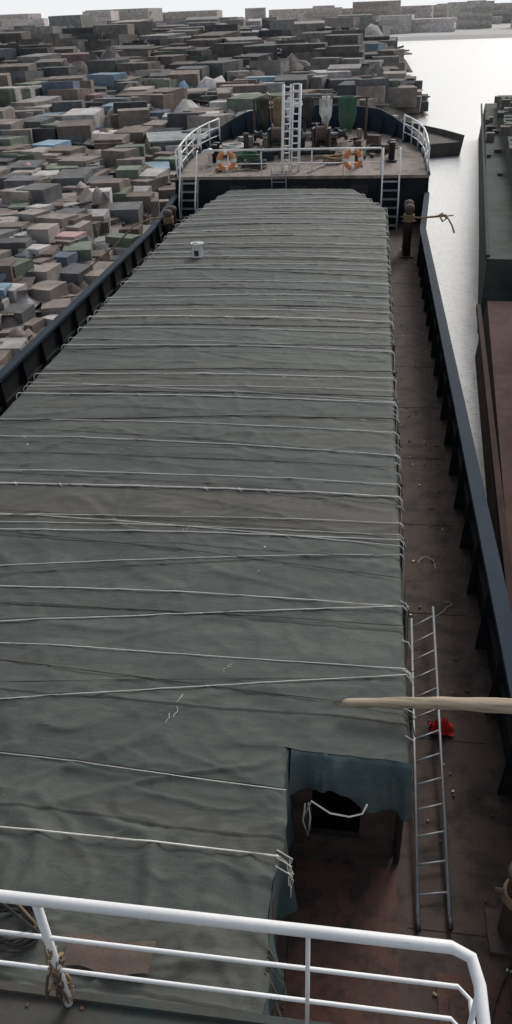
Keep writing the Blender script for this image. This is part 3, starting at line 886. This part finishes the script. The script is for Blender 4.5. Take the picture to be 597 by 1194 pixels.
boat(-9.0,47,14,4.2,.5,(.07,.15,.19),(.16,.27,.33)); boat(-5.5,54,16,5,.3,(.1,.18,.22),(.2,.3,.34))
boat(-13.5,57,16,5,.3,(.1,.16,.2),(.3,.33,.33)); boat(-1.0,60,15,4.5,.3,(.09,.09,.1),(.22,.2,.18),cab=False)
boat(.6,68,18,5,.45,(.11,.1,.09),(.3,.28,.26),cab=False)

def barge(x0,y0,x1,y1,W_,H,colh,cold):
    a=Vector((x0,y0,0)); b_=Vector((x1,y1,0)); d=(b_-a); Ln=d.length; d.normalize(); nn=Vector((d.y,-d.x,0))
    mb=MB()
    def T(t,w,z): p=a+d*t+nn*w; return (p.x,p.y,z)
    def bx(t0,t1,w0,w1,z0,z1,col):
        v=[T(t,w,z) for z in (z0,z1) for t in (t0,t1) for w in (w0,w1)]
        mb.add(v,[(0,2,3,1),(4,5,7,6),(0,1,5,4),(2,6,7,3),(0,4,6,2),(1,3,7,5)],M_attr,col)
    v=[T(.3,0,-2),T(Ln-1,0,-2),T(Ln-1,W_,-2),T(.3,W_,-2),T(0,0,H),T(Ln,0.3,H),T(Ln,W_-.6,H),T(0,W_,H)]
    mb.add(v,[(0,1,5,4),(1,2,6,5),(2,3,7,6),(3,0,4,7),(4,5,6,7)],M_attr,colh)
    bx(1,Ln-3,1.1,W_-.9,H+.003,H+.8,cold)
    bx(0.2,Ln-.5,-.03,.08,H-.10,H+.06,tuple(c*.6 for c in colh))
    t=3
    while t<Ln-6:
        bx(t,t+.08,1.2,W_-1.2,H+.803,H+.86,tuple(c*1.3 for c in cold)); t+=1.6
    for k in range(int(Ln*4)):
        t=R_(1,Ln-4); w=R_(.15,W_-1); q=R_(.2,1.0)
        zz=H if w<1.1-q*.6 else H+.8
        c=random.choice(pal[:20]); c=tuple(v*.7 for v in c)
        bx(t,t+q*R_(.6,1.5),w,w+q*.6,zz+.01,zz+q*R_(.15,.7),c)
    mb.build("moored_barge")
barge(2.08,6.2,3.3,23.2,9,.3,(.075,.045,.040),(.055,.040,.038))
barge(3.62,24.4,8.4,70,9,1.2,(.055,.068,.062),(.07,.09,.078))

mb=MB()
for k in range(150):
    x=R_(-420,300); y=R_(330,620); w=R_(10,34); h=R_(4,14)
    g=R_(.42,.62); col=(g*R_(1.0,1.1),g*.98,g*R_(.88,1.0))  # pale wall tones carry the painted distance haze
    mb.box(x,x+w,y,y+R_(10,20),WZ-1,h-2,M_attr,col,R_(-.2,.2))
    for r in range(int(h//3)):
        mb.box(x+.5,x+w-.5,y-.15,y-.05,WZ+1.2+r*3,WZ+2.4+r*3,M_attr,tuple(c*.8 for c in col))
mb.build("far_town_buildings")
mb=MB(); vs=[];fs=[]
N=200
for i in range(N+1):
    x=-900+i*9; h=3+2.5*nz(i*.25,2)
    vs+=[(x,300+20*nz(i*.05,5),WZ-.5),(x,306,WZ+max(.6,h*.3)),(x,330,WZ+max(.6,h*.3)),(x,900,WZ+2)]
for i in range(N):
    for k in range(3):
        a=i*4+k; fs.append((a,a+1,a+5,a+4))
mb.add(vs,fs,M_pale,smooth=False); mb.build("far_shore_ground")

# ------------------------------------------------------------------ camera
Fv=Vector((141.5,585,-900)).normalized()
U0=Vector((-51.5,1397,900)); U0=(U0-Fv*U0.dot(Fv)).normalized()
Rv=Fv.cross(U0)
M=Matrix((tuple(Rv),tuple(Fv),tuple(U0)))
cam=bpy.data.cameras.new("Camera"); co=bpy.data.objects.new("Camera",cam); scene.collection.objects.link(co)
co.matrix_world=Matrix.Translation((0,0,CAMZ)) @ M.to_4x4()
cam.sensor_fit='VERTICAL'; cam.sensor_height=24; cam.lens=24*900/1194
cam.clip_end=8000; cam.clip_start=.05
scene.camera=co

# ------------------------------------------------------------------ light: hazy overcast daylight
SE=math.radians(38); az=math.radians(20)
wd=bpy.data.worlds.new("World"); scene.world=wd; wd.use_nodes=True
nt=wd.node_tree; bg=nt.nodes["Background"]
sky=nt.nodes.new("ShaderNodeTexSky"); sky.sky_type='NISHITA'; sky.sun_disc=False
sky.sun_elevation=SE; sky.sun_rotation=az; sky.dust_density=5; sky.air_density=1.2; sky.ozone_density=1.5
hs=nt.nodes.new("ShaderNodeHueSaturation"); hs.inputs["Saturation"].default_value=.5
nt.links.new(sky.outputs[0],hs.inputs["Color"])
tc=nt.nodes.new("ShaderNodeTexCoord"); sx=nt.nodes.new("ShaderNodeSeparateXYZ"); nt.links.new(tc.outputs["Generated"],sx.inputs[0])
hr=ramp(nt,sx.outputs[2],0.0,0.40,(1,1,1),(0,0,0))
col=mix(nt,mul(nt,hr.outputs[0],.9),hs.outputs[0],(6.7,6.85,7.0))
nt.links.new(col,bg.inputs["Color"]); bg.inputs["Strength"].default_value=.145
sl=bpy.data.lights.new("Sun",'SUN'); sl.energy=1.1; sl.angle=math.radians(16); sl.color=(1,.975,.94)
so=bpy.data.objects.new("Sun",sl); scene.collection.objects.link(so)
dirv=Vector((math.sin(az)*math.cos(SE),math.cos(az)*math.cos(SE),math.sin(SE)))
so.rotation_euler=dirv.to_track_quat('Z','Y').to_euler()
scene.view_settings.view_transform='Standard'; scene.view_settings.look='None'; scene.view_settings.exposure=0
